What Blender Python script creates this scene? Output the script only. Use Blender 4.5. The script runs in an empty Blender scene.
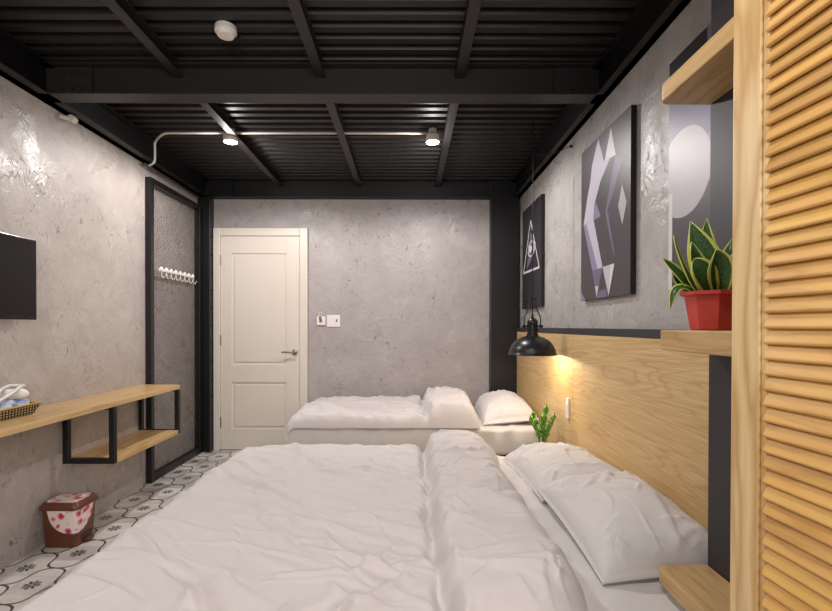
import bpy, bmesh, math, random
import numpy as np
from mathutils import Vector, Matrix
random.seed(7)
SC = bpy.context.scene
COL = SC.collection
PI = math.pi
F = 462.0
VX, VY = 409.0, 326.0
EYE = 1.2

# ------------------------------------------------------------------ materials
def S(r, g, b):
    def c(v):
        v /= 255.0
        return v / 12.92 if v <= 0.04045 else ((v + 0.055) / 1.055) ** 2.4
    return (c(r), c(g), c(b), 1.0)

class G:
    """node builder"""
    def __init__(s, name):
        s.m = bpy.data.materials.new(name); s.m.use_nodes = True
        s.t = s.m.node_tree; s.n = s.t.nodes; s.l = s.t.links
        s.b = s.n['Principled BSDF']
    def node(s, ty, **kw):
        n = s.n.new(ty)
        for k, v in kw.items(): setattr(n, k, v)
        return n
    def put(s, sock, v):
        if isinstance(v, E): v = v.s
        if hasattr(v, 'is_output'): s.l.new(v, sock)
        else: sock.default_value = v
    def math(s, op, a, b=None, c=None):
        n = s.node('ShaderNodeMath', operation=op)
        s.put(n.inputs[0], a)
        if b is not None: s.put(n.inputs[1], b)
        if c is not None: s.put(n.inputs[2], c)
        return E(s, n.outputs[0])
    def co(s, kind='Object'):
        return s.node('ShaderNodeTexCoord').outputs[kind]
    def xyz(s, v):
        n = s.node('ShaderNodeSeparateXYZ'); s.put(n.inputs[0], v)
        return [E(s, o) for o in n.outputs]
    def comb(s, x, y, z):
        n = s.node('ShaderNodeCombineXYZ')
        for i, v in enumerate((x, y, z)): s.put(n.inputs[i], v)
        return n.outputs[0]
    def scale(s, v, sc, loc=(0, 0, 0), rot=(0, 0, 0)):
        n = s.node('ShaderNodeMapping'); s.put(n.inputs[0], v)
        n.inputs['Scale'].default_value = sc; n.inputs['Location'].default_value = loc
        n.inputs['Rotation'].default_value = rot
        return n.outputs[0]
    def noise(s, v, sc, det=3, rough=.5, dist=0):
        n = s.node('ShaderNodeTexNoise'); s.put(n.inputs['Vector'], v)
        n.inputs['Scale'].default_value = sc; n.inputs['Detail'].default_value = det
        n.inputs['Roughness'].default_value = rough; n.inputs['Distortion'].default_value = dist
        return E(s, n.outputs[0])
    def ramp(s, v, stops):
        n = s.node('ShaderNodeValToRGB'); s.put(n.inputs[0], v)
        e = n.color_ramp.elements
        while len(e) < len(stops): e.new(.5)
        for i, (p, c) in enumerate(stops): e[i].position = p; e[i].color = c
        return n.outputs[0]
    def mix(s, f, a, b, mode='MIX'):
        n = s.node('ShaderNodeMix', data_type='RGBA', blend_type=mode)
        s.put(n.inputs[0], f); s.put(n.inputs[6], a); s.put(n.inputs[7], b)
        return n.outputs[2]
    def bump(s, h, strength=.3, dist=.01):
        n = s.node('ShaderNodeBump'); n.inputs['Strength'].default_value = strength
        n.inputs['Distance'].default_value = dist
        s.put(n.inputs['Height'], h); s.l.new(n.outputs[0], s.b.inputs['Normal'])
    def set(s, **kw):
        for k, v in kw.items():
            s.put(s.b.inputs[k.replace('_', ' ')], v)
        return s

class E:
    def __init__(s, g, sock): s.g = g; s.s = sock
    def __add__(s, o): return s.g.math('ADD', s, o)
    def __radd__(s, o): return s.g.math('ADD', s, o)
    def __sub__(s, o): return s.g.math('SUBTRACT', s, o)
    def __rsub__(s, o): return s.g.math('SUBTRACT', o, s)
    def __mul__(s, o): return s.g.math('MULTIPLY', s, o)
    def __rmul__(s, o): return s.g.math('MULTIPLY', s, o)
    def __truediv__(s, o): return s.g.math('DIVIDE', s, o)
    def lt(s, o): return s.g.math('LESS_THAN', s, o)
    def gt(s, o): return s.g.math('GREATER_THAN', s, o)
    def abs(s): return s.g.math('ABSOLUTE', s)
    def sin(s): return s.g.math('SINE', s)
    def cos(s): return s.g.math('COSINE', s)
    def sqrt(s): return s.g.math('SQRT', s)
    def fract(s): return s.g.math('FRACT', s)
    def round(s): return s.g.math('ROUND', s)
    def max(s, o): return s.g.math('MAXIMUM', s, o)
    def min(s, o): return s.g.math('MINIMUM', s, o)

def plain(name, col, rough=.5, metal=0., bump=0., bs=60., emis=None, es=0., var=.0, spec=.5):
    g = G(name); g.set(Roughness=rough, Metallic=metal)
    g.b.inputs['Specular IOR Level'].default_value = spec
    n = g.noise(g.co(), bs, 3)
    if var > 0:
        k = tuple(c * (1 - var) for c in col[:3]) + (1,)
        g.set(Base_Color=g.ramp(n, [(.3, k), (.7, col)]))
    else: g.set(Base_Color=col)
    if bump > 0: g.bump(n, bump, .004)
    if emis: g.b.inputs['Emission Color'].default_value = emis; g.b.inputs['Emission Strength'].default_value = es
    return g.m

def plaster(name, base, light, dark):
    g = G(name); o = g.co()
    n1 = g.noise(o, 1.3, 6, .6, .6); n2 = g.noise(o, 7., 6, .65, .8)
    c = g.ramp(n1 * .55 + n2 * .45, [(.32, dark), (.5, base), (.66, light)])
    # small dark pits and trowel scars
    pit = g.noise(g.scale(o, (1, 1, .7)), 34., 4, .6, 1.2)
    patch = g.noise(o, 3.2, 4, .6, .3)
    pm = g.ramp(pit, [(.60, (0, 0, 0, 1)), (.68, (1, 1, 1, 1))])
    pp = g.ramp(patch, [(.47, (0, 0, 0, 1)), (.62, (1, 1, 1, 1))])
    f = g.math('MULTIPLY', pm, pp) * .75
    c = g.mix(f, c, S(84, 79, 76))
    g.set(Base_Color=c)
    r = g.ramp(g.noise(o, 4., 5, .6, 1.0), [(.40, (.24,) * 3 + (1,)), (.60, (.48,) * 3 + (1,))])
    g.set(Roughness=r)
    g.b.inputs['Specular IOR Level'].default_value = .45
    h = g.noise(o, 7., 7, .62, 1.8) * .7 + g.noise(o, 30., 4, .6, 1.5) * .22 + g.math('MULTIPLY', pm, pp) * -.3
    g.bump(h, .5, .018)
    return g.m

def wood(name, light, mid, dark, axis='y', ring=9., scale=1., rough=.42, fine=.5, lw=.10, attr=None, el=.32, ls=.62, dist=.25):
    """oak: grain lines are contour lines of a stretched noise"""
    g = G(name); o = g.co()
    st = {'x': (el, 2.6, 2.6), 'y': (2.6, el, 2.6), 'z': (2.6, 2.6, el)}[axis]
    v = g.scale(o, tuple(a * scale for a in st))
    n = g.noise(v, 1.0, 3.0, .45, dist)
    fr = (n * ring).fract()
    tri = (fr - .5).abs() * 2.0
    line = g.ramp(tri, [(0., (1, 1, 1, 1)), (lw * 2.2, (.35,) * 3 + (1,)), (.8, (0, 0, 0, 1))])
    sf = {'x': (2., 90., 90.), 'y': (90., 2., 90.), 'z': (90., 90., 2.)}[axis]
    fn = g.noise(g.scale(o, sf), 1.6, 4, .6)
    big = g.noise(g.scale(o, st), .7, 3, .5)
    c = g.ramp(big, [(.3, mid), (.7, light)])
    c = g.mix(g.math('MULTIPLY', line, ls), c, dark)
    c = g.mix(g.ramp(fn, [(.42, (fine,) * 3 + (1,)), (.6, (0, 0, 0, 1))]), c, g.mix(.5, mid, dark))
    if attr:
        a = g.node('ShaderNodeAttribute', attribute_name=attr)
        c = g.mix(1., c, a.outputs['Color'], 'MULTIPLY')
    g.set(Base_Color=c, Roughness=rough)
    g.bump(fn * .5 + fr * .1, .12, .003)
    return g.m

M = {}
M['wall_l'] = plaster('grey_plaster_left', S(176, 167, 161), S(190, 182, 176), S(160, 151, 146))
M['wall_b'] = plaster('grey_plaster_back', S(172, 164, 162), S(182, 175, 173), S(162, 153, 151))
M['wall_r'] = plaster('grey_plaster_right', S(172, 168, 164), S(190, 186, 182), S(152, 147, 143))
M['steel'] = plain('black_painted_steel', S(10, 9, 10), .48, 0, .15, 30, var=.2)
M['joist'] = plain('joist_grey_steel', S(40, 37, 38), .5, 0, .1, 30, var=.15)
M['deck'] = plain('ceiling_deck_paint', S(28, 25, 24), .5, 0, .1, 25, var=.25)
M['frame'] = plain('matt_black_metal', S(17, 16, 17), .42, 0, .1, 60)
M['mesh'] = plain('mesh_dark_metal', S(58, 54, 53), .45, .0)
M['panel'] = plain('charcoal_panel', S(48, 44, 48), .5, 0, .05, 60, var=.1)
M['cap'] = plain('charcoal_cap', S(50, 47, 52), .5)
M['door'] = plain('door_cream_paint', S(222, 213, 200), .38, 0, .02, 30)
M['white'] = plain('white_plastic', S(232, 228, 224), .35)
M['conduit'] = plain('conduit_white', S(214, 205, 196), .45)
M['nickel'] = plain('brushed_nickel', S(150, 140, 128), .32, .9)
M['tv'] = plain('tv_glossy_black', S(20, 19, 20), .22)
M['tvscreen'] = plain('tv_screen_glass', S(12, 11, 12), .12)
M['headboard'] = wood('oak_headboard', S(226, 196, 146), S(212, 179, 126), S(158, 116, 66), 'y', 13, 3.0, .42, .5, .10, None, .15, .5, 1.1)
M['oak_shelf'] = wood('oak_shelf_board', S(214, 182, 130), S(200, 164, 110), S(152, 114, 68), 'y', 9, 3.2, .38, .4)
M['oak_desk'] = wood('oak_desk_board', S(218, 184, 132), S(202, 166, 112), S(158, 120, 74), 'y', 7, 2.4, .32, .35)
M['stile'] = wood('ash_stile', S(230, 204, 156), S(222, 192, 140), S(184, 140, 80), 'z', 5, 4.4, .4, .25, .2, None, .42, .8, .3)
M['slat'] = wood('pine_slat', S(232, 190, 118), S(220, 174, 100), S(184, 134, 70), 'y', 5, 5, .4, .25, .1, 'tint')
M['inner'] = plain('wardrobe_inner_dark', S(70, 48, 28), .8)

def linen(name, col):
    g = G(name); g.set(Base_Color=col, Roughness=.85)
    g.b.inputs['Sheen Weight'].default_value = .15
    g.b.inputs['Specular IOR Level'].default_value = .2
    o = g.co()
    h = g.noise(o, 22., 4, .55, 1.0)
    g.bump(h, .22, .006)
    return g.m
M['duvet'] = linen('white_cotton_duvet', S(208, 201, 199))
M['pillow'] = linen('white_cotton_pillowcase', S(216, 211, 209))
M['sheet'] = linen('white_cotton_sheet', S(214, 209, 206))
M['bedbase'] = plain('bed_base_fabric', S(96, 86, 78), .9)

def floor_mat():
    g = G('patterned_cement_tile'); o = g.co()
    X, Y, _ = g.xyz(o)
    px, py = X + 1.741, Y - 2.726
    s = .3 / math.sqrt(2)
    u = (px + py) * (1 / math.sqrt(2) / s); v = (py - px) * (1 / math.sqrt(2) / s)   # centres at integers
    a = -.12
    F1 = u + (v * (2 * PI)).sin() * a
    F2 = v + (u * (2 * PI)).sin() * a
    d1 = ((F1 - .5) - (F1 - .5).round()).abs(); d2 = ((F2 - .5) - (F2 - .5).round()).abs()
    line = d1.min(d2).lt(.027)
    du, dv = u - u.round(), v - v.round()
    r = (du * du + dv * dv).sqrt()
    th = g.math('ARCTAN2', dv, du)
    pet = (th * 4.0).cos().abs()
    star = r.lt(pet * .10 + .088) * r.gt(.028)
    gap = pet.gt(.42) + r.lt(.055)
    flower = (star * gap).min(1.0)
    ink = line.max(flower)
    # grout of the 30 cm tiles and worn, unevenly tinted tiles
    tx, ty = px / .15, py / .15
    wn = g.node('ShaderNodeTexWhiteNoise', noise_dimensions='2D')
    g.put(wn.inputs['Vector'], g.comb(g.math('FLOOR', tx + .5), g.math('FLOOR', ty + .5), 0.))
    mott = g.noise(o, 14., 5, .6) * .5 + E(g, wn.outputs['Value']) * .5
    c = g.ramp(mott, [(.25, S(176, 170, 164)), (.6, S(212, 206, 200)), (.9, S(226, 221, 216))])
    gx = (tx + .5).fract(); gy = (ty + .5).fract()
    gr = gx.lt(.02).max(gy.lt(.02))
    c = g.mix(gr * .3, c, S(150, 144, 138))
    c = g.mix(ink * .93, c, S(38, 36, 36))
    g.set(Base_Color=c, Roughness=.38)
    g.bump(g.noise(o, 30, 3) * .3 - gr * .5, .1, .002)
    return g.m
M['floor'] = floor_mat()

# ------------------------------------------------------------------ object helpers
def link(name, bm, mat, parent=None, smooth=False, mats=None, angle=None, keep=False):
    me = bpy.data.meshes.new(name)
    if not keep: bmesh.ops.recalc_face_normals(bm, faces=bm.faces[:])
    bm.to_mesh(me); bm.free()
    for m_ in (mats or [mat]): me.materials.append(m_)
    o = bpy.data.objects.new(name, me); COL.objects.link(o)
    if parent is not None:
        w = Vector((0, 0, 0)); p = parent
        while p is not None: w += p.location; p = p.parent
        me.transform(Matrix.Translation(-w)); o.parent = parent
    if smooth:
        for p in me.polygons: p.use_smooth = True
        if angle: me.set_sharp_from_angle(angle=math.radians(angle))
    return o
def origin(o, loc):
    """move a top-level mesh's origin to loc without moving it"""
    o.data.transform(Matrix.Translation(-Vector(loc))); o.location = loc; return o
def tag(o, label, cat, group=None, kind=None):
    o['label'] = label; o['category'] = cat
    if group: o['group'] = group
    if kind: o['kind'] = kind
    return o
def thing(name, label, cat, loc, group=None):
    o = bpy.data.objects.new(name, None); COL.objects.link(o)
    o.location = loc; o.empty_display_size = .1
    return tag(o, label, cat, group)
def struct(name, bm, mat, **kw):
    o = link(name, bm, mat, **kw)
    if o.parent is None: o['kind'] = 'structure'
    return o
def NB(): return bmesh.new()
def box(bm, x0, x1, y0, y1, z0, z1, bev=0., seg=2, mi=0):
    t = bmesh.new(); bmesh.ops.create_cube(t, size=1)
    for v in t.verts:
        v.co = Vector(((x0 + x1) / 2 + v.co.x * (x1 - x0), (y0 + y1) / 2 + v.co.y * (y1 - y0), (z0 + z1) / 2 + v.co.z * (z1 - z0)))
    if bev > 0: bmesh.ops.bevel(t, geom=t.edges[:], offset=bev, segments=seg, affect='EDGES', profile=.5)
    merge(bm, t, mi=mi); return bm
def merge(bm, t, mat=None, mi=0):
    if mat is not None: bmesh.ops.transform(t, matrix=mat, verts=t.verts[:])
    for f in t.faces: f.material_index = mi
    me = bpy.data.meshes.new('tmp'); t.to_mesh(me); t.free(); bm.from_mesh(me); bpy.data.meshes.remove(me)
def lathe(bm, prof, c, seg=40, axis='z', mi=0):
    t = bmesh.new(); rings = []
    for r, h in prof:
        if r < 1e-5: rings.append([t.verts.new((0, 0, h))])
        else: rings.append([t.verts.new((r * math.cos(2 * PI * k / seg), r * math.sin(2 * PI * k / seg), h)) for k in range(seg)])
    for a, b in zip(rings, rings[1:]):
        for k in range(seg):
            k2 = (k + 1) % seg
            if len(a) == 1 and len(b) == 1: continue
            if len(a) == 1: t.faces.new((a[0], b[k], b[k2]))
            elif len(b) == 1: t.faces.new((a[k], a[k2], b[0]))
            else: t.faces.new((a[k], a[k2], b[k2], b[k]))
    R = Matrix.Identity(4)
    if axis == 'y': R = Matrix.Rotation(PI / 2, 4, 'X')
    if axis == 'x': R = Matrix.Rotation(PI / 2, 4, 'Y')
    merge(bm, t, Matrix.Translation(Vector(c)) @ R, mi); return bm
def tube(bm, pts, r, seg=10, mi=0, caps=True):
    pts = [Vector(p) for p in pts]; t = bmesh.new(); rings = []
    up = None
    for i, p in enumerate(pts):
        d = (pts[min(i + 1, len(pts) - 1)] - pts[max(i - 1, 0)]).normalized()
        if up is None: up = Vector((0, 0, 1)) if abs(d.z) < .9 else Vector((1, 0, 0))
        a = d.cross(up).normalized(); b = a.cross(d).normalized(); up = b
        rr = r[i] if isinstance(r, (list, tuple)) else r
        rings.append([t.verts.new(p + (a * math.cos(2 * PI * k / seg) + b * math.sin(2 * PI * k / seg)) * rr) for k in range(seg)])
    for a, b in zip(rings, rings[1:]):
        for k in range(seg): t.faces.new((a[k], a[(k + 1) % seg], b[(k + 1) % seg], b[k]))
    if caps: t.faces.new(rings[0]); t.faces.new(rings[-1][::-1])
    merge(bm, t, mi=mi); return bm
def bez(pts, n=8):
    """catmull-rom through points"""
    P = [Vector(p) for p in pts]; P = [P[0] * 2 - P[1]] + P + [P[-1] * 2 - P[-2]]; out = []
    for i in range(1, len(P) - 2):
        for k in range(n):
            t = k / n
            out.append(.5 * ((2 * P[i]) + (P[i + 1] - P[i - 1]) * t + (2 * P[i - 1] - 5 * P[i] + 4 * P[i + 1] - P[i + 2]) * t * t
                             + (-P[i - 1] + 3 * P[i] - 3 * P[i + 1] + P[i + 2]) * t ** 3))
    out.append(P[-2]); return out
def prism(bm, poly, z0, z1, bev=0., mi=0, mat=None):
    """polygon in xy extruded in z"""
    t = bmesh.new(); vs = [t.verts.new((x, y, z0)) for x, y in poly]; f = t.faces.new(vs)
    r = bmesh.ops.extrude_face_region(t, geom=[f])
    for v in r['geom']:
        if isinstance(v, bmesh.types.BMVert): v.co.z = z1
    bmesh.ops.recalc_face_normals(t, faces=t.faces[:])
    if bev > 0:
        ed = [e for e in t.edges if abs(e.verts[0].co.z - e.verts[1].co.z) < 1e-6]
        bmesh.ops.bevel(t, geom=ed, offset=bev, segments=2, affect='EDGES', profile=.5)
    merge(bm, t, mat, mi); return bm

# numpy gradient noise --------------------------------------------------
_rs = np.random.RandomState(3); _perm = _rs.permutation(256); _perm = np.concatenate([_perm, _perm])
_ang = _rs.rand(256) * 2 * PI
def pn(x, y, seed=0):
    x = np.asarray(x, float) + seed * 17.3; y = np.asarray(y, float) + seed * 9.7
    xi = np.floor(x).astype(int); yi = np.floor(y).astype(int); xf = x - xi; yf = y - yi
    def gr(ix, iy, dx, dy):
        h = _perm[(_perm[ix & 255] + iy) & 255]; a = _ang[h]
        return np.cos(a) * dx + np.sin(a) * dy
    u = xf ** 3 * (xf * (xf * 6 - 15) + 10); v = yf ** 3 * (yf * (yf * 6 - 15) + 10)
    a = gr(xi, yi, xf, yf) * (1 - u) + gr(xi + 1, yi, xf - 1, yf) * u
    b = gr(xi, yi + 1, xf, yf - 1) * (1 - u) + gr(xi + 1, yi + 1, xf - 1, yf - 1) * u
    return (a * (1 - v) + b * v) * 1.5
def ridge(x, y, ang, fl, fc, seed, warp=.6, sharp=2.2):
    """long creases running along direction ang; fl/fc frequency along/across"""
    c, s = math.cos(ang), math.sin(ang)
    a = (x * c + y * s); b = (-x * s + y * c)
    b = b + warp * .1 * pn(a * 3, b * 3, seed + 5)
    n = pn(a * fl, b * fc, seed)
    return np.maximum(0, 1 - np.abs(n) * sharp) ** 2
def sstep(a, b, x):
    t = np.clip((x - a) / (b - a), 0, 1); return t * t * (3 - 2 * t)
def grid_solid(P, Q):
    """closed solid between two grids of points of the same shape"""
    n, m = P.shape[:2]; bm = bmesh.new()
    T = [[bm.verts.new(P[i, j]) for j in range(m)] for i in range(n)]
    B = [[bm.verts.new(Q[i, j]) for j in range(m)] for i in range(n)]
    for i in range(n - 1):
        for j in range(m - 1):
            bm.faces.new((T[i][j], T[i + 1][j], T[i + 1][j + 1], T[i][j + 1]))
            bm.faces.new((B[i][j], B[i][j + 1], B[i + 1][j + 1], B[i + 1][j]))
    for i in range(n - 1):
        bm.faces.new((T[i][0], B[i][0], B[i + 1][0], T[i + 1][0]))
        bm.faces.new((T[i][m - 1], T[i + 1][m - 1], B[i + 1][m - 1], B[i][m - 1]))
    for j in range(m - 1):
        bm.faces.new((T[0][j], T[0][j + 1], B[0][j + 1], B[0][j]))
        bm.faces.new((T[n - 1][j], B[n - 1][j], B[n - 1][j + 1], T[n - 1][j + 1]))
    return bm

# ------------------------------------------------------------------ camera
cam_d = bpy.data.cameras.new('camera'); cam = bpy.data.objects.new('camera', cam_d); COL.objects.link(cam)
cam_d.sensor_width = 36; cam_d.lens = 36 * F / 832
PITCH, ROLL = math.radians(.42), math.radians(.10)
cam_d.shift_x = (416 - VX) / 832; cam_d.shift_y = (VY + F * math.tan(PITCH) - 305.5) / 832
cam_d.clip_start = .02
cam.matrix_world = Matrix.Translation((0, 0, EYE)) @ Matrix.Rotation(PI / 2 - PITCH, 4, 'X') @ Matrix.Rotation(ROLL, 4, 'Z')
SC.camera = cam

# ------------------------------------------------------------------ room shell
XL, XR, YB, YF = -2.0, 1.055, 4.47, -1.7
ZB, ZT = 2.42, 2.59       # underside of the steel frame, underside of the deck
struct('floor', box(NB(), XL - .1, XR + .1, YF - .1, YB + .1, -.1, 0), M['floor'])
struct('wall_left', box(NB(), XL - .12, XL, YF - .12, YB + .12, 0, ZT + .1), M['wall_l'])
struct('wall_right', box(NB(), XR, XR + .12, YF - .12, YB + .12, 0, ZT + .1), M['wall_r'])
struct('wall_back', box(NB(), XL, XR, YB, YB + .12, 0, ZT + .1), M['wall_b'])
struct('wall_front', box(NB(), XL, XR, YF - .12, YF, 0, ZT + .1), M['wall_r'])
# corrugated deck, ribs run across the room
bm = NB(); pts = []; y = YF - .1; P_ = .088
while y < YB + .1:
    pts += [(y, ZT), (y + .040, ZT), (y + .052, ZT + .035), (y + .076, ZT + .035)]; y += P_
top = []
n = len(pts); A = []; B = []
for (yy, zz) in pts:
    A.append((bm.verts.new((XL - .1, yy, zz)), bm.verts.new((XR + .1, yy, zz))))
    B.append((bm.verts.new((XL - .1, yy, ZT + .09)), bm.verts.new((XR + .1, yy, ZT + .09))))
for i in range(n - 1):
    bm.faces.new((A[i][0], A[i][1], A[i + 1][1], A[i + 1][0])); bm.faces.new((B[i][0], B[i + 1][0], B[i + 1][1], B[i][1]))
    bm.faces.new((A[i][0], A[i + 1][0], B[i + 1][0], B[i][0])); bm.faces.new((A[i][1], B[i][1], B[i + 1][1], A[i + 1][1]))
struct('ceiling', bm, M['deck'])

def ibeam(axis, a0, a1, c, w, z0, z1, tf=.010, tw=.008):
    """H beam along axis x or y, centre line c, flange width w"""
    bm = NB()
    def bb(lo, hi, s0, s1, za, zb):
        if axis == 'x': box(bm, lo, hi, s0, s1, za, zb)
        else: box(bm, s0, s1, lo, hi, za, zb)
    bb(a0, a1, c - w / 2, c + w / 2, z0, z0 + tf); bb(a0, a1, c - w / 2, c + w / 2, z1 - tf, z1)
    bb(a0, a1, c - tw / 2, c + tw / 2, z0 + tf, z1 - tf)
    return bm
tn = [0]
def trim(bm, mat=None):
    tn[0] += 1; return struct('trim_%d' % tn[0], bm, mat or M['steel'])
ZW = ZT - .002
# side beams (half buried in the walls) and the back beam
bm = ibeam('y', YF, YB, -1.95, .10, ZB, ZW); box(bm, XL, -1.95, YF, YB, ZB, ZW); trim(bm)
bm = ibeam('y', YF, YB, 1.02, .07, ZB, ZW); box(bm, 1.02, XR, YF, YB, ZB, ZW); trim(bm)
def bolts(bm, x, y, zs, axis='y', r=.011):
    for (dx, z) in zs: lathe(bm, [(0, .010), (r * .9, .010), (r, .006), (r, 0)], (x + dx, y, z), 6, axis)
bm = ibeam('x', -1.95, 1.02, 4.42, .098, ZB, ZW)
for x in (-1.78, .86):                       # bolted end plates
    box(bm, x - .11, x + .11, 4.385, 4.40, ZB + .012, ZW - .012)
    bolts(bm, x, 4.385, [(dx, z) for dx in (-.07, -.02, .03, .08) for z in (ZB + .05, ZB + .085, ZB + .12)])
trim(bm)
bm = ibeam('x', -1.95, 1.02, 2.49, .10, ZB, ZW)
for x in (-1.79, .87):
    box(bm, x - .10, x + .10, 2.47, 2.485, ZB + .012, ZW - .012)
    bolts(bm, x, 2.47, [(dx, z) for dx in (-.05, .0, .05) for z in (ZB + .045, ZB + .12)])
trim(bm, M['joist'])  # lighter than the other black beams: bounce light on its flange put into the colour
# joists
for X in (-1.23, -.475, .27):
    for (a, b) in ((YF, 2.485), (2.495, 4.40)):
        bm = NB()
        box(bm, X - .025, X + .025, a, b, 2.526, 2.530); box(bm, X - .025, X - .021, a, b, 2.53, ZW)
        box(bm, X - .025, X + .025, a, b, ZW - .004, ZW)
        trim(bm, M['joist'])
# columns
bm = NB()
box(bm, XL, -1.885, 4.372, YB, 0, ZB, .003)
for k in range(11): lathe(bm, [(0, .012), (.009, .012), (.011, .006), (.011, 0)], (-1.885, 4.42, .35 + .17 * k), 8, 'x')
trim(bm, M['frame'])
bm = NB()
box(bm, .775, 1.030, 4.365, 4.375, 0, ZB); box(bm, .775, 1.03, 4.375, YB, 0, ZB)
box(bm, .79, 1.012, 4.361, 4.365, .0, .645); 
for x in (.80, 1.00): lathe(bm, [(0, .010), (.008, .010), (.010, .005), (.010, 0)], (x, 4.361, .60), 8, 'y')
trim(bm, M['frame'])

# ------------------------------------------------------------------ door
d = bpy.data.objects.new('door_1', None); COL.objects.link(d); d.location = (-1.43, YB, 0); d['kind'] = 'structure'
x0, x1, zt = -1.880, -.975, 2.138
bm = NB()
box(bm, x0, x0 + .065, YB - .035, YB, 0, zt, .005); box(bm, x1 - .075, x1, YB - .035, YB, 0, zt, .005)
box(bm, x0 + .0651, x1 - .0751, YB - .034, YB, zt - .075, zt - .001, .004)
link('door_frame', bm, M['door'], d)
lx0, lx1, lz = x0 + .068, x1 - .078, zt - .078
bm = NB(); yf = YB - .022
px0, px1 = lx0 + .105, lx1 - .125
zs = [(.205, .655), (.825, 1.895)]
box(bm, lx0, px0, yf, YB, .006, lz, .0015); box(bm, px1, lx1, yf, YB, .006, lz, .0015)
for a, b in ((.006, .205), (.655, .825), (1.895, lz)): box(bm, px0, px1, yf, YB, a, b, .0015)
for a, b in zs:
    box(bm, px0, px1, yf + .012, YB, a, b)
    box(bm, px0 + .022, px1 - .022, yf + .003, YB - .004, a + .022, b - .022, .008, 3)
link('door_leaf', bm, M['door'], d)
for z in (.27, 1.06, 1.83):
    link('hinge', lathe(NB(), [(0, -.05), (.008, -.05), (.008, .05), (0, .05)], (lx0 - .002, yf - .004, z), 10), M['nickel'], d, True, angle=40)
bm = NB(); hz, hx = .945, lx1 - .045
lathe(bm, [(0, .012), (.024, .012), (.028, .008), (.028, 0)], (hx, yf, hz), 24, 'y')
tube(bm, bez([(hx, yf, hz), (hx, yf - .045, hz), (hx - .02, yf - .055, hz), (hx - .06, yf - .055, hz + .004), (hx - .115, yf - .05, hz + .002)]), .008, 10)
link('door_handle', bm, M['nickel'], d, True, angle=50)

# ------------------------------------------------------------------ back wall switches
def pt_back(x, y, Y=YB): return ((x - VX) / F * Y, EYE - (y - VY) / F * Y)
w = thing('wall_switch', 'white double switch plate on the grey back wall, right of the key card holder', 'light switch', (-.725, YB, 1.255))
cx, cz = pt_back(333.6, 321.2); w.location = (cx, YB, cz)
link('plate', box(NB(), cx - .066, cx + .066, YB - .010, YB, cz - .058, cz + .058, .003), M['white'], w)
link('rocker', box(NB(), cx - .058, cx - .004, YB - .014, YB - .009, cz - .048, cz + .048, .002), M['white'], w)
link('rocker', box(NB(), cx + .004, cx + .058, YB - .014, YB - .009, cz - .048, cz + .048, .002), M['white'], w)
bm = NB(); box(bm, cx + .024, cx + .038, YB - .016, YB - .013, cz - .008, cz + .018)
link('indicator', bm, plain('switch_dark', S(100, 84, 80), .4), w)
w = thing('key_card_holder', 'small white key card holder with ring and tag, beside door frame', 'card holder', (0, 0, 0))
cx, cz = pt_back(321.3, 321.0); w.location = (cx, YB, cz)
link('holder_body', box(NB(), cx - .043, cx + .043, YB - .018, YB, cz - .042, cz + .042, .004), M['white'], w)
bm = NB(); tube(bm, [(cx - .006 + .014 * math.cos(t), YB - .02, cz + .066 + .018 * math.sin(t)) for t in np.linspace(0, 2 * PI, 21)], .003, 6)
link('key_ring', bm, M['white'], w, True)
bm = NB(); prism(bm, [(-.010, -.025), (.018, -.018), (.006, .036), (-.016, .032)], 0, .003, mat=Matrix.Translation((cx - .004, YB - .019, cz + .008)) @ Matrix.Rotation(PI / 2, 4, 'X'))
link('key_tag', bm, plain('key_tag_red', S(150, 92, 84), .5), w)

# ------------------------------------------------------------------ mesh screen and hooks
ms = thing('mesh_screen', 'tall black framed expanded metal screen against the left wall', 'screen', (-1.97, 3.92, 0))
y0, y1, zt = 3.50, 4.345, 2.325
bm = NB()
box(bm, -1.996, -1.952, y0, y0 + .042, 0, zt, .002); box(bm, -1.996, -1.952, y1 - .042, y1, 0, zt, .002)
box(bm, -1.996, -1.952, y0 + .042, y1 - .042, zt - .045, zt, .002); box(bm, -1.996, -1.952, y0 + .042, y1 - .042, 0.012, .062, .002)
link('screen_frame', bm, M['frame'], ms)
bm = NB(); X = -1.972; ay0, ay1, az0, az1 = y0 + .036, y1 - .036, .05, zt - .04
PW, PH, T = .034, .019, .0019
nrow = int((az1 - az0) / (PH / 2)); ncol = int((ay1 - ay0) / (PW / 2))
for r in range(nrow + 1):                      # zigzag strands, thing of real thickness
    z = az0 + r * PH / 2 * 2
    if z > az1 - PH: break
    for half in (0, 1):
        prev = None
        for c in range(ncol + 1):
            yy = ay0 + c * PW / 2
            zz = z + (PH / 2 if (c + half) % 2 else 0) + (PH / 2 if half else 0) * 0
            if half: zz = z + PH - (PH / 2 if (c) % 2 else 0) - 0
            a = bm.verts.new((X - .0015, yy, zz - T / 2)); b = bm.verts.new((X + .0015, yy, zz + T / 2))
            if prev: bm.faces.new((prev[0], a, b, prev[1]))
            prev = (a, b)
link('expanded_mesh', bm, M['mesh'], ms)
link('top_rail', tube(NB(), [(-1.962, 3.42, 2.398), (-1.962, 4.35, 2.398)], .010, 10), M['joist'], None, True)
o = bpy.data.objects['top_rail']; tag(o, 'thin grey sliding rail running above the metal mesh screen', 'rail')
origin(o, (-1.962, 3.88, 2.398))
hr = thing('hook_rack', 'white coat rack with a row of knobs hung on the mesh screen', 'coat rack', (-1.95, 3.9, 1.62))
bm = NB(); Xh = -1.950
bm2 = box(NB(), Xh - .002, Xh + .006, 3.60, 4.17, 1.628, 1.648, .002)
link('bar', bm2, M['white'], hr)
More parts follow.
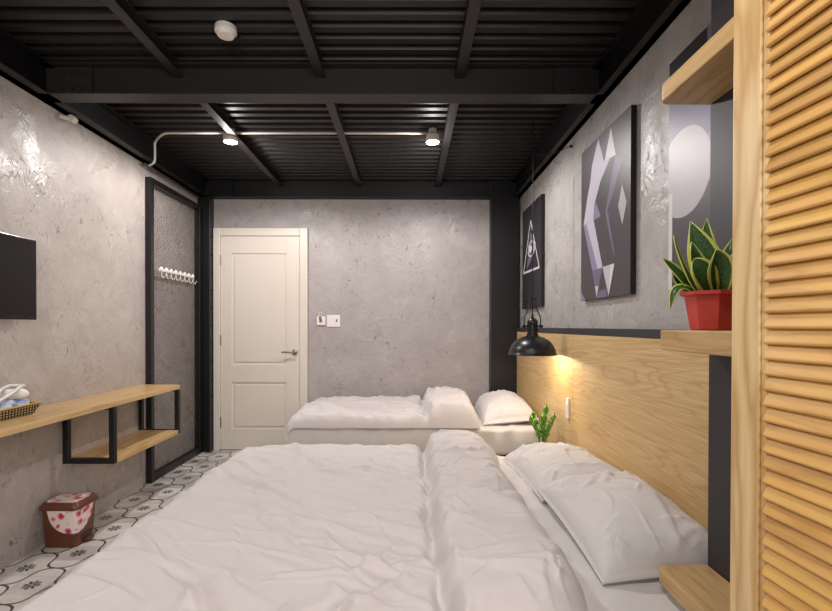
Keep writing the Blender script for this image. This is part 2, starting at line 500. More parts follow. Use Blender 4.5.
for k in range(8):
    yy = 3.625 + k * .075
    o = link('hook', NB_ := lathe(NB(), [(0, -.001), (.019, 0), (.022, .006), (.014, .013), (0, .015)], (Xh + .004, yy, 1.642), 14, 'x'), M['white'], hr, True)
    bm = tube(NB(), bez([(Xh + .010, yy, 1.635), (Xh + .012, yy, 1.59), (Xh + .028, yy, 1.575), (Xh + .045, yy, 1.60)], 5), .0035, 6)
    link('hook_wire', bm, M['conduit'], o, True)
for ob in hr.children:
    pass

# ------------------------------------------------------------------ wall desk (left)
wd = thing('wall_desk', 'long oak board desk on left wall with black frames and a lower shelf', 'desk', (-1.86, 2.2, .40))
link('desk_top', box(NB(), XL + .001, -1.712, .55, 3.452, .727, .760, .003), M['oak_desk'], wd)
link('lower_shelf', box(NB(), XL + .001, -1.702, 2.692, 3.408, .398, .428, .003), M['oak_desk'], wd)
for yb in (2.662, 3.408):
    bm = NB(); t = .030
    box(bm, XL + .001, XL + t, yb, yb + t, .400, .726, .0015); box(bm, -1.702 - t, -1.702, yb, yb + t, .400, .726, .0015)
    box(bm, XL + t, -1.702 - t, yb, yb + t, .400, .400 + t, .0015); box(bm, XL + t, -1.702 - t, yb, yb + t, .726 - .012, .726)
    link('bracket', bm, M['frame'], wd)

# basket
bk = thing('tray_basket', 'black and gold woven tray basket on the oak wall desk', 'basket', (-1.915, 2.07, .761))
def weave():
    g = G('woven_black_gold'); o = g.co()
    X, Y, Z = g.xyz(o)
    a = ((X + Y) * 60.).fract().lt(.42) * ((Z * 75.) + .1).fract().lt(.5)
    g.set(Base_Color=g.mix(a, S(44, 34, 26), S(214, 196, 150)), Roughness=.5)
    g.bump(a, .3, .002); return g.m
wv = weave()
bx0, bx1, by0, by1, bz = -1.99, -1.838, 1.88, 2.325, .761
bm = NB(); t = bmesh.new()
def ring(e, z): return [t.verts.new((x, y, z)) for x, y in ((bx0 + .03 - e, by0 + .03 - e), (bx1 - .03 + e, by0 + .03 - e), (bx1 - .03 + e, by1 - .03 + e), (bx0 + .03 - e, by1 - .03 + e))]
r0, r1, r2, r3 = ring(0, bz), ring(.024, bz + .052), ring(.019, bz + .052), ring(-.005, bz + .005)
for a, b in ((r0, r1), (r1, r2), (r2, r3)):
    for k in range(4): t.faces.new((a[k], a[(k + 1) % 4], b[(k + 1) % 4], b[k]))
t.faces.new(r0[::-1]); t.faces.new(r3)
merge(bm, t); link('basket_body', bm, wv, bk)
bm = NB(); e = .0
cs = [(bx0 + .006, by0 + .006), (bx1 - .006, by0 + .006), (bx1 - .006, by1 - .006), (bx0 + .006, by1 - .006)]
for k in range(4): tube(bm, [cs[k] + (bz + .054,), cs[(k + 1) % 4] + (bz + .054,)], .0045, 8)
link('basket_rim', bm, plain('gold_rim', S(196, 158, 74), .4), bk, True)
blue = G('blue_white_wrapper'); oo = blue.co()
blue.set(Base_Color=blue.ramp(blue.noise(oo, 14, 2, .5, 1.), [(.42, S(236, 236, 240)), (.5, S(170, 188, 224)), (.6, S(130, 156, 208))]), Roughness=.3)
redw = G('red_white_wrapper'); oo = redw.co()
redw.set(Base_Color=redw.ramp(redw.noise(oo, 22, 2, .5, .6), [(.42, S(235, 225, 220)), (.5, S(196, 66, 50)), (.62, S(90, 50, 52))]), Roughness=.35)
def packet(name, label, c, L, r, ang, tilt, mat):
    t = NB(); n = 14
    prof = [(0, -L / 2), (r * .5, -L / 2 + .002), (r * .86, -L / 2 + .012), (r, -L / 4), (r * .96, 0), (r, L / 4), (r * .84, L / 2 - .012), (r * .5, L / 2 - .002), (0, L / 2)]
    lathe(t, prof, (0, 0, 0), 20)
    for v in t.verts: v.co.x *= 1 + .12 * math.sin(v.co.z * 90); v.co.y *= .82
    bmesh.ops.transform(t, matrix=Matrix.Translation(c) @ Matrix.Rotation(ang, 4, 'Z') @ Matrix.Rotation(PI / 2 + tilt, 4, 'Y'), verts=t.verts[:])
    o = link(name, t, mat, None, True, angle=60); origin(o, c); tag(o, label, 'packet', 'packets in the tray basket'); return o
packet('wrapped_packet', 'blue and white wrapped packet at the right end of the tray basket', (-1.913, 2.250, .812), .115, .034, 1.45, .05, blue.m)
packet('wrapped_packet', 'plain white packet next to the right-end blue one in the tray basket', (-1.90, 2.225, .868), .11, .026, .9, .1, M['white'])
packet('wrapped_packet', 'blue and white packet lying diagonally in the middle of the tray basket', (-1.913, 2.150, .812), .10, .030, .9, -.1, blue.m)
packet('wrapped_packet', 'red and white printed packet at the left of the tray basket', (-1.915, 2.055, .812), .10, .031, 1.2, .1, redw.m)
bm = tube(NB(), bez([(-1.87, 2.08, .872), (-1.90, 2.15, .900), (-1.94, 2.24, .906), (-1.955, 2.295, .900), (-1.92, 2.300, .900), (-1.885, 2.24, .902), (-1.862, 2.16, .880), (-1.860, 2.09, .856), (-1.868, 2.03, .83)], 8), .0075, 8)
o = link('cord_loop', bm, M['white'], None, True); origin(o, (-1.90, 2.07, .84)); tag(o, 'thick white cord looped on top of the packets in the basket', 'cord')

# ------------------------------------------------------------------ television
tv = thing('television', 'flat black television mounted on the grey left wall', 'television', (-1.95, 2.0, 1.43))
ty0, ty1, tz0, tz1 = 1.63, 2.36, 1.228, 1.634
bm = NB(); box(bm, -1.928, -1.900, ty0, ty1, tz0, tz1, .004); box(bm, -1.950, -1.928, ty0 + .06, ty1 - .06, tz0 + .05, tz1 - .05, .008)
link('housing', bm, M['tv'], tv)
link('screen', box(NB(), -1.902, -1.8985, ty0 + .014, ty1 - .014, tz0 + .022, tz1 - .014), M['tvscreen'], tv)
link('wall_mount', box(NB(), -1.999, -1.950, 1.88, 2.11, 1.34, 1.52, .003), M['frame'], tv)

# ------------------------------------------------------------------ pedal bin
flor = G('floral_print'); oo = flor.co()
vo = flor.node('ShaderNodeTexVoronoi'); vo.inputs['Scale'].default_value = 22; flor.put(vo.inputs['Vector'], oo)
dn = E(flor, vo.outputs['Distance']) + flor.noise(oo, 60, 2) * .25
c = flor.ramp(dn, [(.30, S(176, 36, 76)), (.48, S(220, 120, 144)), (.60, S(232, 216, 210))])
wn = flor.ramp(flor.noise(oo, 16, 2), [(.52, (0, 0, 0, 1)), (.60, (1, 1, 1, 1))])
c = flor.mix(wn, c, flor.ramp(flor.noise(oo, 40, 3), [(.4, S(236, 226, 218)), (.62, S(214, 190, 176))]))
flor.set(Base_Color=c, Roughness=.35)
brown = plain('brown_plastic', S(100, 55, 36), .38, 0, .03, 40)
bn = thing('pedal_bin', 'small brown plastic pedal bin with pink floral panel, standing below wall desk', 'bin', (-1.88, 2.54, 0))
cxb, cyb = -1.884, 2.560
def rrect(hx, hy, r, n=6):
    out = []
    for (sx, sy, a0) in ((1, 1, 0), (-1, 1, PI / 2), (-1, -1, PI), (1, -1, 3 * PI / 2)):
        for k in range(n + 1):
            a = a0 + PI / 2 * k / n
            out.append((sx * (hx - r) + r * math.cos(a), sy * (hy - r) + r * math.sin(a)))
    return out
def loft(bm, secs, c, capb=True, capt=True, mi=0):
    t = bmesh.new(); R = []
    for (hx, hy, r, z) in secs: R.append([t.verts.new((c[0] + x, c[1] + y, z)) for x, y in rrect(hx, hy, r)])
    for a, b in zip(R, R[1:]):
        for k in range(len(a)): t.faces.new((a[k], a[(k + 1) % len(a)], b[(k + 1) % len(a)], b[k]))
    if capb: t.faces.new(R[0][::-1])
    if capt: t.faces.new(R[-1])
    merge(bm, t, mi=mi)
# hexagonal-cornered body
bm = NB(); loft(bm, [(.088, .076, .03, 0), (.09, .078, .03, .004), (.100, .086, .028, .212)], (cxb, cyb)); link('bin_body', bm, brown, bn, True, angle=45)
bm = NB(); loft(bm, [(.106, .095, .028, .206), (.109, .098, .028, .211), (.109, .098, .028, .219), (.102, .092, .03, .232), (.094, .084, .03, .243)], (cxb, cyb)); link('lid', bm, brown, bn, True, angle=35)
# printed panels (wrap on two faces and on the lid)
bm = NB(); pts = []
def bodyhalf(z, base): return base + (.010 if base > .08 else .008) * z / .212
t = bmesh.new(); nn = 30; top = []; bot = []
path = []
for k in range(nn + 1):
    s = k / nn
    path.append(s)
def onbody(s, z):
    hx = bodyhalf(z, .09) + .0012; hy = bodyhalf(z, .078) + .0012; r = .03
    # from -x side of the camera face (-y) round the corner to +x face
    L1 = 2 * (hx - r) * .92; La = r * PI / 2; L2 = 2 * (hy - r) * .9
    tot = L1 + La + L2; q = s * tot
    if q < L1: return (cxb + (hx - r) - L1 + q, cyb - hy)
    q -= L1
    if q < La:
        a = -PI / 2 + q / r; return (cxb + hx - r + r * math.cos(a), cyb - hy + r + r * math.sin(a))
    q -= La; return (cxb + hx, cyb - hy + r + q)
rows = 12; V = []
for k in range(nn + 1):
    s = k / nn; low = .202 - .125 * (1 - abs(2 * s - 1) ** 2.6) ** .5
    col = []
    for j in range(rows + 1):
        z = low + (.206 - low) * j / rows; x, y = onbody(s, z); col.append(t.verts.new((x, y, z)))
    V.append(col)
for k in range(nn):
    for j in range(rows): t.faces.new((V[k][j], V[k + 1][j], V[k + 1][j + 1], V[k][j + 1]))
merge(bm, t); o = link('floral_panel', bm, flor.m, bn, True); o['label'] = 'pink flowers on white'
bm = NB(); loft(bm, [(.088, .074, .03, .2425), (.086, .072, .03, .2445)], (cxb, cyb + .004)); o = link('lid_print', bm, flor.m, bn); o['label'] = 'floral lid inlay'
link('pedal', box(NB(), cxb + .075, cxb + .118, cyb - .02, cyb + .03, .012, .026, .003), brown, bn)
bm = box(NB(), cxb + .083, cxb + .0955, cyb - .032, cyb + .042, .01, .06, .003); link('pedal_recess', bm, plain('dark_brown', S(60, 34, 22), .5), bn)

# ------------------------------------------------------------------ headboard wall panel
hb = thing('headboard_panel', 'long oak headboard panel with dark top strip along the right wall', 'headboard', (1.035, 2.7, 0))
HX = 1.015; segs = [(.80, 1.42), (1.42, 2.86), (2.86, 4.345)]
for a, b in segs:
    bm = NB(); box(bm, HX, XR - .001, a + .001, b - .001, .001, 1.150, .0015); link('panel_board', bm, M['headboard'], hb)
bm = NB(); box(bm, HX - .002, XR - .001, .80, 4.345, 1.150, 1.188, .001); link('top_cap', bm, M['cap'], hb)
rs = thing('rocker_switch', 'slim white switch fixed upright on the oak headboard under the lamp glow', 'light switch', (HX, 2.93, .70))
link('switch_plate', box(NB(), HX - .014, HX, 2.905, 2.945, .615, .745, .005, 3), M['white'], rs)
link('button', box(NB(), HX - .018, HX - .013, 2.914, 2.936, .66, .71, .002), M['white'], rs)

# ------------------------------------------------------------------ paintings
def wallpt(x, y, X=1.027):
    Y = X * F / (x - VX); return (Y, EYE - (y - VY) * Y / F)
purp = dict(bg=S(86, 78, 88), blk=S(40, 37, 42), light=S(196, 190, 204), mid=S(138, 130, 160), dk=S(112, 104, 130), wht=S(218, 214, 216), slate=S(70, 64, 72), grey=S(184, 178, 184))
PM = {k: plain('print_' + k, v, .42, 0, .05, 200, var=.12) for k, v in purp.items()}
def gradient(name, a, b, z0, z1):
    g = G(name); _, _, Z = g.xyz(g.co()); n = g.noise(g.scale(g.co(), (1, 1.4, 3), rot=(.6, 0, 0)), 5, 5, .6, .4)
    g.set(Base_Color=g.ramp((Z - z0) / (z1 - z0) + (n - .5) * .5, [(.2, a), (.8, b)]), Roughness=.42); return g.m
def painting(label, y0, y1, z0, z1, bg, polys, cat='painting'):
    r = thing('canvas_print', label, cat, (XR, (y0 + y1) / 2, z0), 'canvas prints on the right wall')
    link('canvas', box(NB(), 1.027, XR - .001, y0, y1, z0, z1, .002), M['frame'], r)
    mats = [bg]; bm = NB()
    def addpoly(pts, mi, off):
        vs = [bm.verts.new((1.0265 - off, p[0], p[1])) for p in pts]
        f = bm.faces.new(vs); f.material_index = mi
        f.normal_update()
        if f.normal.x > 0: f.normal_flip()
    addpoly([(y0, z0), (y1, z0), (y1, z1), (y0, z1)], 0, 0)
    for k, (mk, pts) in enumerate(polys):
        mm = PM[mk] if isinstance(mk, str) else mk
        if mm not in mats: mats.append(mm)
        pts = [(min(max(a, y0), y1), min(max(b, z0), z1)) for a, b in pts]
        addpoly(pts, mats.index(mm), .00012 * (k + 1))
    link('print', bm, None, r, mats=mats, keep=True); return r
# 1 triangle
c8 = lambda x, y: wallpt(490 + x / 4.16, 180 + y / 4.16)
A_, B_, C_ = c8(168, 168), c8(139, 388), c8(204, 362)
def thick(p, q, w):
    p = Vector(p); q = Vector(q); n_ = (q - p).normalized(); n_ = Vector((-n_.y, n_.x)) * w
    return [tuple(p + n_), tuple(q + n_), tuple(q - n_), tuple(p - n_)]
cc = c8(172, 285); polys = [('dk', [c8(168, 215), c8(180, 240), c8(172, 330), c8(152, 372)])]
polys += [('wht', thick(A_, B_, .009)), ('wht', thick(B_, C_, .009)), ('wht', thick(C_, A_, .009))]
def circ(c, r, n=32, a0=0, a1=2 * PI): return [(c[0] + r * math.cos(a0 + (a1 - a0) * k / n), c[1] + r * math.sin(a0 + (a1 - a0) * k / n)) for k in range(n)]
rr = .068; EX = 1.75
for k in range(32):
    if k in (0, 1, 31): continue
    a, b = 2 * PI * k / 32, 2 * PI * (k + 1) / 32
    polys.append(('wht', [(cc[0] + EX * q_ * math.cos(t_), cc[1] + q_ * math.sin(t_)) for q_, t_ in ((rr, a), (rr, b), (rr - .014, b), (rr - .014, a))]))
polys.append(('wht', [(cc[0] + .03 + EX * .032 * math.cos(t_), cc[1] + .032 * math.sin(t_)) for t_ in np.linspace(0, 2 * PI, 20, endpoint=False)]))
for dz in (.022, .0, -.022): polys.append(('wht', thick((cc[0] - .04, cc[1] + dz), (cc[0] - .14, cc[1] + dz + .006), .006)))
painting('black canvas with white triangle and circle emblem, hanging behind the pendant lamp', 3.592, 4.19, 1.354, 2.228, PM['blk'], polys)
# 2 facets
polys = []
def c3(x, y): return wallpt(440 + x / 2.971, y / 2.971)
polys += [('dk', [c3(520, 460), c3(540, 470), c8(522, 5), c8(508, 60), c8(482, 140), c8(478, 130), c8(500, 2)]),
          ('light', [c3(468, 412), c3(485, 480), c3(450, 492)]), ('wht', [c3(505, 378), c3(520, 460), c3(487, 480)]),
          ('light', [c3(450, 492), c3(485, 480), c3(505, 466), c8(458, 2), c8(434, 96), c8(428, 168), c8(388, 188), c8(404, 70), c8(416, 5)]),
          ('mid', [c8(438, 92), c8(459, 150), c8(428, 168)]),
          ('mid', [c8(388, 188), c8(430, 166), c8(448, 260), c8(468, 362), c8(425, 376)]),
          ('light', [c8(400, 183), c8(430, 166), c8(468, 362), c8(448, 368)]),
          ('dk', [c8(478, 140), c8(490, 128), c8(522, 325), c8(512, 300)]),
          ('dk', [c8(425, 376), c8(468, 362), c8(445, 488)]), ('light', [c8(436, 440), c8(452, 440), c8(445, 490)]),
          ('light', [c8(468, 361), c8(518, 345), c8(494, 482)]), ('wht', [c8(500, 352), c8(518, 345), c8(494, 482)]),
          ('grey', [c8(548, 15), c8(568, 90), c8(550, 185), c8(532, 108)]),
          ('mid', [c8(380, 462), c8(398, 498), c8(380, 503)]),
          ('dk', [c8(455, 460), c8(485, 452), c8(490, 484), c8(448, 490)])]
painting('middle canvas with pale and purple faceted crystal shapes on grey', 2.147, 2.76, 1.35, 2.227,
         gradient('print_grey_fade', S(68, 62, 66), S(122, 114, 124), 1.6, 2.2), polys)
# 3 moon
polys = [(gradient('print_violet_streak', S(112, 104, 132), S(78, 68, 98), 1.85, 2.05), [(1.20, 1.92), (1.83, 1.83), (1.83, 2.234), (1.20, 2.234)]),
         ('slate', [(1.20, 1.344), (1.805, 1.344), (1.805, 1.70), (1.20, 1.70)]),
         ('blk', [(1.60, 2.16), (1.83, 2.16), (1.83, 2.234), (1.60, 2.234)]),
         ('grey', circ((1.735, 1.775), .165, 48)), ('wht', [(1.805, 1.344), (1.83, 1.344), (1.83, 1.72), (1.805, 1.72)])]
painting('canvas with a large pale moon disc over dark purple, behind the potted plant', 1.23, 1.83, 1.344, 2.234, PM['mid'], polys)

# ------------------------------------------------------------------ shelf unit by the wardrobe
su = thing('corner_shelf_unit', 'tall charcoal panel with three oak shelves beside the louvered wardrobe', 'shelf unit', (.95, 1.05, .457))
link('back_panel', box(NB(), .878, 1.010, .77, 1.352, .46, 2.412, .001), M['panel'], su)
def shelf_poly(x0, x1, y0, y1, r):
    out = [(x1, y0), (x1, y1)]
    for k in range(9):
        a = PI / 2 + PI / 2 * k / 8; out.append((x0 + r + r * math.cos(a), y1 - r + r * math.sin(a)))
    out.append((x0, y0)); return out
for (z0, z1) in ((.457, .502), (1.132, 1.190), (1.845, 1.895)):
    bm = NB(); prism(bm, shelf_poly(.724, .877, .80, 1.352, .030), z0, z1, .004); link('shelf', bm, M['oak_shelf'], su)

# ------------------------------------------------------------------ louvered wardrobe
ANG = math.atan(.0735)
P0 = Vector((.525, .68, 0))
TM = Matrix.Translation(P0) @ Matrix.Rotation(ANG, 4, 'Z')      # local x = into wardrobe, local +y = away from camera
wr = thing('louvered_wardrobe', 'tall pale wood wardrobe with louvered slat door at the right edge', 'wardrobe', (.7, .45, 0))
def wl(bm): bmesh.ops.transform(bm, matrix=TM, verts=bm.verts[:]); return bm
def wbox(*a, **k): return wl(box(NB(), *a, **k))
link('stile', wbox(0, .032, .0118, .066, .02, 2.38, bev=.002), M['stile'], wr)
link('stile', wbox(0, .032, -.50, -.434, .02, 2.38, bev=.002), M['stile'], wr)
link('stile_moulding', wbox(.003, .030, .0005, .0116, .08, 2.32, bev=.002), M['stile'], wr)
link('rail', wbox(0, .032, -.434, 0, .02, .10, bev=.002), M['stile'], wr)
link('rail', wbox(0, .032, -.434, 0, 2.30, 2.38, bev=.002), M['stile'], wr)
bm = NB(); lay = None; tints = []
pitch = .0229; z = .115; rnd = random.Random(5)
while z < 2.29:
    t = bmesh.new()
    prof = []; D, th = .0150, .0036
    for k in range(7):
        a = PI / 2 + PI * k / 6; prof.append((-D + th * math.cos(a), th * math.sin(a)))
    for k in range(7):
        a = -PI / 2 + PI * k / 6; prof.append((D + th * math.cos(a), th * math.sin(a)))
    ca, sa = math.cos(math.radians(66)), math.sin(math.radians(66))
    # outer (-x) edge low
    pr = [(x * ca - y * sa, x * sa + y * ca) for x, y in prof]
    a = [t.verts.new((.008 + p[0], .002, z + p[1])) for p in pr]; b = [t.verts.new((.008 + p[0], -.436, z + p[1])) for p in pr]
    for k in range(len(a)): t.faces.new((a[k], a[(k + 1) % len(a)], b[(k + 1) % len(a)], b[k]))
    t.faces.new(a); t.faces.new(b[::-1])
    g_ = rnd.choice([1, 1, .97, 1.03, .93, .82, .98]); 
    tints.append((g_, g_ * rnd.uniform(.95, 1.0), g_ * rnd.uniform(.88, 1.0), len(t.faces)))
    merge(bm, t); z += pitch
wl(bm); o = link('louver_slats', bm, M['slat'], wr, True, angle=60)
att = o.data.color_attributes.new('tint', 'FLOAT_COLOR', 'CORNER'); li = 0; fi = 0
for (r_, g_, b_, nf) in tints:
    for _ in range(nf):
        for l_ in o.data.polygons[fi].loop_indices: att.data[l_].color = (r_, g_, b_, 1)
        fi += 1
bm = NB(); box(bm, .045, .30, -.50, .060, 0.0, 2.40)
link('carcass', wl(bm), M['inner'], wr)
bm = NB(); box(bm, .034, .044, .04, .0655, 0, 2.40); link('side_panel', wl(bm), M['stile'], wr)

# ------------------------------------------------------------------ snake plant
lg = G('snake_plant_leaf'); uv = lg.node('ShaderNodeUVMap').outputs[0]
U, V_, _ = lg.xyz(uv)
ed = (U - .5).abs() + lg.noise(lg.co(), 40, 2) * .06
c = lg.ramp(lg.noise(lg.scale(uv, (3, 18, 1)), 2.2, 3), [(.4, S(38, 72, 34)), (.62, S(70, 108, 50))])
c = lg.mix(lg.ramp(ed, [(.40, (0, 0, 0, 1)), (.43, (1, 1, 1, 1))]), c, S(206, 208, 100)); lg.set(Base_Color=c, Roughness=.35)
sp = thing('potted_snake_plant', 'yellow-edged snake plant in a red plastic pot on the middle shelf', 'plant', (.806, 1.16, 1.190))
red = plain('red_plastic_pot', S(204, 68, 54), .42, 0, .15, 25, var=.18)
pcx, pcy, pz = .800, 1.215, 1.1905
def octa(bm, secs, c, n=8, ph=PI / 8):
    t = bmesh.new(); R = []
    for r, z in secs: R.append([t.verts.new((c[0] + r * math.cos(ph + 2 * PI * k / n), c[1] + r * math.sin(ph + 2 * PI * k / n), z)) for k in range(n)])
    for a, b in zip(R, R[1:]):
        for k in range(n): t.faces.new((a[k], a[(k + 1) % n], b[(k + 1) % n], b[k]))
    t.faces.new(R[0][::-1]); t.faces.new(R[-1]); merge(bm, t)
bm = NB(); octa(bm, [(.050, pz), (.053, pz + .004), (.066, pz + .084), (.066, pz + .090), (.077, pz + .092), (.077, pz + .101), (.069, pz + .101), (.063, pz + .088)], (pcx, pcy))
link('pot', bm, red, sp)
bm = NB(); octa(bm, [(.0605, pz + .075), (.062, pz + .0885)], (pcx, pcy)); link('soil', bm, plain('soil', S(70, 50, 38), .9, 0, .5, 80), sp)
def leaf(base, direc, L, W, curl, twist, mat, n=16, m=6, cup=.25, up=1.0, parent=None, name='leaf'):
    d = Vector((direc[0], direc[1], 0)); 
    if d.length > 0: d.normalize()
    side0 = Vector((-d.y, d.x, 0)) if d.length else Vector((1, 0, 0))
    p = Vector(base); bm = NB(); uvl = bm.loops.layers.uv.new('UVMap'); rows = []
    ang = curl[0]
    for i in range(n + 1):
        t = i / n
        w = W * (math.sin(PI * min(1, .18 + .82 * t) ** .9) ** .75 if t < 1 else 0)
        w = W * ((.45 + 1.3 * t) if t < .42 else max(0, (1 - ((t - .42) / .58) ** 1.7)) * (1.0)) * (1 if t >= .42 else 1)
        if t < .42: w = W * (.42 + .58 * math.sin(t / .42 * PI / 2))
        ang = curl[0] + (curl[1] - curl[0]) * t ** 1.3
        tan = Vector((d.x * math.sin(ang), d.y * math.sin(ang), math.cos(ang)))
        nrm = Vector((d.x * math.cos(ang), d.y * math.cos(ang), -math.sin(ang)))
        tw = twist * t
        sd = side0 * math.cos(tw) + nrm * math.sin(tw); nn_ = nrm * math.cos(tw) - side0 * math.sin(tw)
        row = []
        for j in range(m + 1):
            s = -1 + 2 * j / m
            row.append(bm.verts.new(p + sd * (s * w) - nn_ * (cup * w * (1 - s * s)) + nn_ * .0))
        rows.append(row)
        p = p + tan * (L / n)
    for i in range(n):
        for j in range(m):
            f = bm.faces.new((rows[i][j], rows[i][j + 1], rows[i + 1][j + 1], rows[i + 1][j]))
            for lp, (jj, ii) in zip(f.loops, ((j, i), (j + 1, i), (j + 1, i + 1), (j, i + 1))): lp[uvl].uv = (jj / m, ii / n)
    o = link(name, bm, mat, parent, True)
    md = o.modifiers.new('thick', 'SOLIDIFY'); md.thickness = .0022; md.offset = 0
    return o
lz = pz + .082
# side vectors are given directly so that the broad faces look different ways
def blade(base, tip, bend, W, face, curl=0.):
    """broad pointed leaf from base to tip, bowed by bend, face = direction its inner side looks"""
    b0, t0 = Vector(base), Vector(tip); n, m = 18, 6; mid = (b0 + t0) / 2 + Vector(bend)
    bm = NB(); uvl = bm.loops.layers.uv.new('UVMap'); rows = []
    for i in range(n + 1):
        t = i / n; p = b0 * (1 - t) ** 2 + mid * 2 * t * (1 - t) + t0 * t * t
        tan = ((mid - b0) * (1 - t) + (t0 - mid) * t).normalized()
        f = Vector(face).normalized(); f = Matrix.Rotation(curl * t, 3, tan) @ f
        sd = tan.cross(f).normalized(); nn_ = sd.cross(tan).normalized()
        w = W * ((.40 + .60 * math.sin(min(1, t / .48) * PI / 2)) if t < .48 else max(.012, (1 - ((t - .48) / .52) ** 1.6)))
        wave = .05 * W * math.sin(t * 9)
        rows.append([bm.verts.new(p + sd * (s_ * w) + nn_ * (.38 * w * s_ * s_ + wave * s_)) for s_ in [-1 + 2 * j / m for j in range(m + 1)]])
    for i in range(n):
        for j in range(m):
            fc = bm.faces.new((rows[i][j], rows[i][j + 1], rows[i + 1][j + 1], rows[i + 1][j]))
            for lp, (jj, ii) in zip(fc.loops, ((j, i), (j + 1, i), (j + 1, i + 1), (j, i + 1))): lp[uvl].uv = (jj / m, ii / n)
    o = link('leaf', bm, lg.m, sp, True)
    md = o.modifiers.new('thick', 'SOLIDIFY'); md.thickness = .0022; md.offset = 0
    return o
def lf(dx, dy, tx_, ty2, tz_, bend, W, face, curl=0.):
    blade((pcx + dx, pcy + dy, lz), (pcx + tx_, pcy + ty2, lz + tz_), bend, W, face, curl)
lf(.004, -.006, -.050, .020, .208, (.006, -.01, -.01), .040, (-.55, -1, .15), -.1)
lf(.012, .022, .010, .045, .222, (.0, .01, .0), .028, (-.9, -.5, 0), .3)
lf(-.014, -.020, -.074, -.035, .100, (-.020, -.02, .035), .030, (-.4, -1, .5), -.3)
lf(-.016, .010, -.094, .020, .172, (-.030, .0, -.02), .020, (.4, -1, .4), .5)
lf(-.020, .022, -.112, .040, .112, (-.01, .01, .015), .025, (.2, -1, .8))
lf(-.026, .010, -.106, .012, -.028, (-.035, .0, .085), .014, (-.2, -.8, 1), .2)
lf(-.016, .026, -.078, .050, .070, (-.015, .02, .015), .016, (-.3, -1, .4))
lf(.026, .004, .058, .010, .165, (.01, .0, .02), .028, (-1, -.9, 0), -.3)
lf(.020, -.026, .030, -.060, .125, (.01, -.01, .03), .030, (-.9, -.4, .3), .3)
lf(-.002, -.026, -.034, -.060, .120, (.0, -.02, .03), .030, (-.6, -1, .4), .2)
lf(-.006, .006, -.058, .000, .150, (-.02, -.01, .0), .030, (-.1, -1, .2), .4)

# ------------------------------------------------------------------ pendant lamp
PX, PY, PZ = .815, 3.05, 1.012
pm = plain('pendant_black_enamel', S(26, 25, 27), .32, 0, .03, 60)
pl = thing('pendant_lamp', 'black dome pendant lamp on a long cord beside the headboard', 'pendant lamp', (PX, PY, 2.588))
R_ = .152; prof = [(R_ + .004, 0), (R_ + .004, .006), (R_ - .002, .010)]
for k in range(1, 13):
    a = k / 12 * PI / 2 * .86; prof.append(((R_ - .002) * math.cos(a), .010 + .118 * math.sin(a)))
last = prof[-1]; inner = [(max(.01, r - .003), h - .002) for r, h in prof[::-1]]
prof2 = prof + inner[:-1] + [(R_ + .001, -.0)]
bm = NB(); lathe(bm, prof2 + [prof2[0]], (PX, PY, PZ), 64); link('shade', bm, pm, pl, True, angle=60)
z0 = PZ + last[1]
bm = NB(); lathe(bm, [(0, z0 - .004), (.040, z0 - .004), (.040, z0 + .010), (.033, z0 + .014), (.033, z0 + .022), (.038, z0 + .024), (.038, z0 + .034), (.027, z0 + .038), (.027, z0 + .075), (.033, z0 + .078), (.036, z0 + .092), (.030, z0 + .104), (.016, z0 + .116), (.008, z0 + .122), (.008, z0 + .142), (0, z0 + .142)], (PX, PY, 0), 28)
for k in range(8):
    a = 2 * PI * k / 8; box(bm, PX + .033 * math.cos(a) - .003, PX + .033 * math.cos(a) + .003, PY + .033 * math.sin(a) - .003, PY + .033 * math.sin(a) + .003, z0 + .034, z0 + .078)
link('socket_housing', bm, pm, pl, True, angle=40)
bm = NB(); zk = z0 + .062
for s in (-1, 1):
    tube(bm, bez([(PX + s * .052, PY, zk), (PX + s * .054, PY, zk + .03), (PX + s * .050, PY, zk + .068), (PX + s * .034, PY, zk + .098), (PX + s * .022, PY, zk + .145), (PX + s * .018, PY, zk + .180)], 6), .0042, 8)
    lathe(bm, [(0, -.012), (.010, -.010), (.010, .010), (0, .012)], (PX + s * .056, PY, zk), 12, 'x')
    tube(bm, [(PX + s * .026, PY, zk), (PX + s * .056, PY, zk)], .0045, 8)
tube(bm, [(PX - .026, PY, zk + .182), (PX + .026, PY, zk + .182)], .006, 10)
link('yoke', bm, pm, pl, True, angle=50)
ring_z = zk + .157
bm = tube(NB(), [(PX, PY, z0 + .14), (PX, PY, 2.585)], .0032, 8); link('cord', bm, M['frame'], pl, True)
bm = tube(NB(), bez([(PX, PY, 2.345), (PX + .05, PY - .0, 2.325), (PX + .14, PY - .02, 2.335), (XR - .03, PY - .05, 2.36), (XR - .002, PY - .05, 2.365)], 8), .0028, 8); link('side_cord', bm, M['frame'], pl, True)
bm = NB(); lathe(bm, [(0, 0), (.010, .002), (.008, .016), (0, .018)], (XR, PY - .05, 2.365), 12, 'x')
for v in bm.verts: v.co.x = XR - abs(v.co.x - XR)
link('wall_hook', bm, M['frame'], pl, True)
bulb = plain('warm_bulb', S(255, 236, 200), .3, emis=(1, .78, .5, 1), es=12)
bm = NB(); lathe(bm, [(0, PZ + .035), (.016, PZ + .038), (.026, PZ + .052), (.028, PZ + .068), (.020, PZ + .090), (.013, PZ + .105), (.013, PZ + .118), (0, PZ + .118)], (PX, PY, 0), 24); link('bulb', bm, bulb, pl, True)

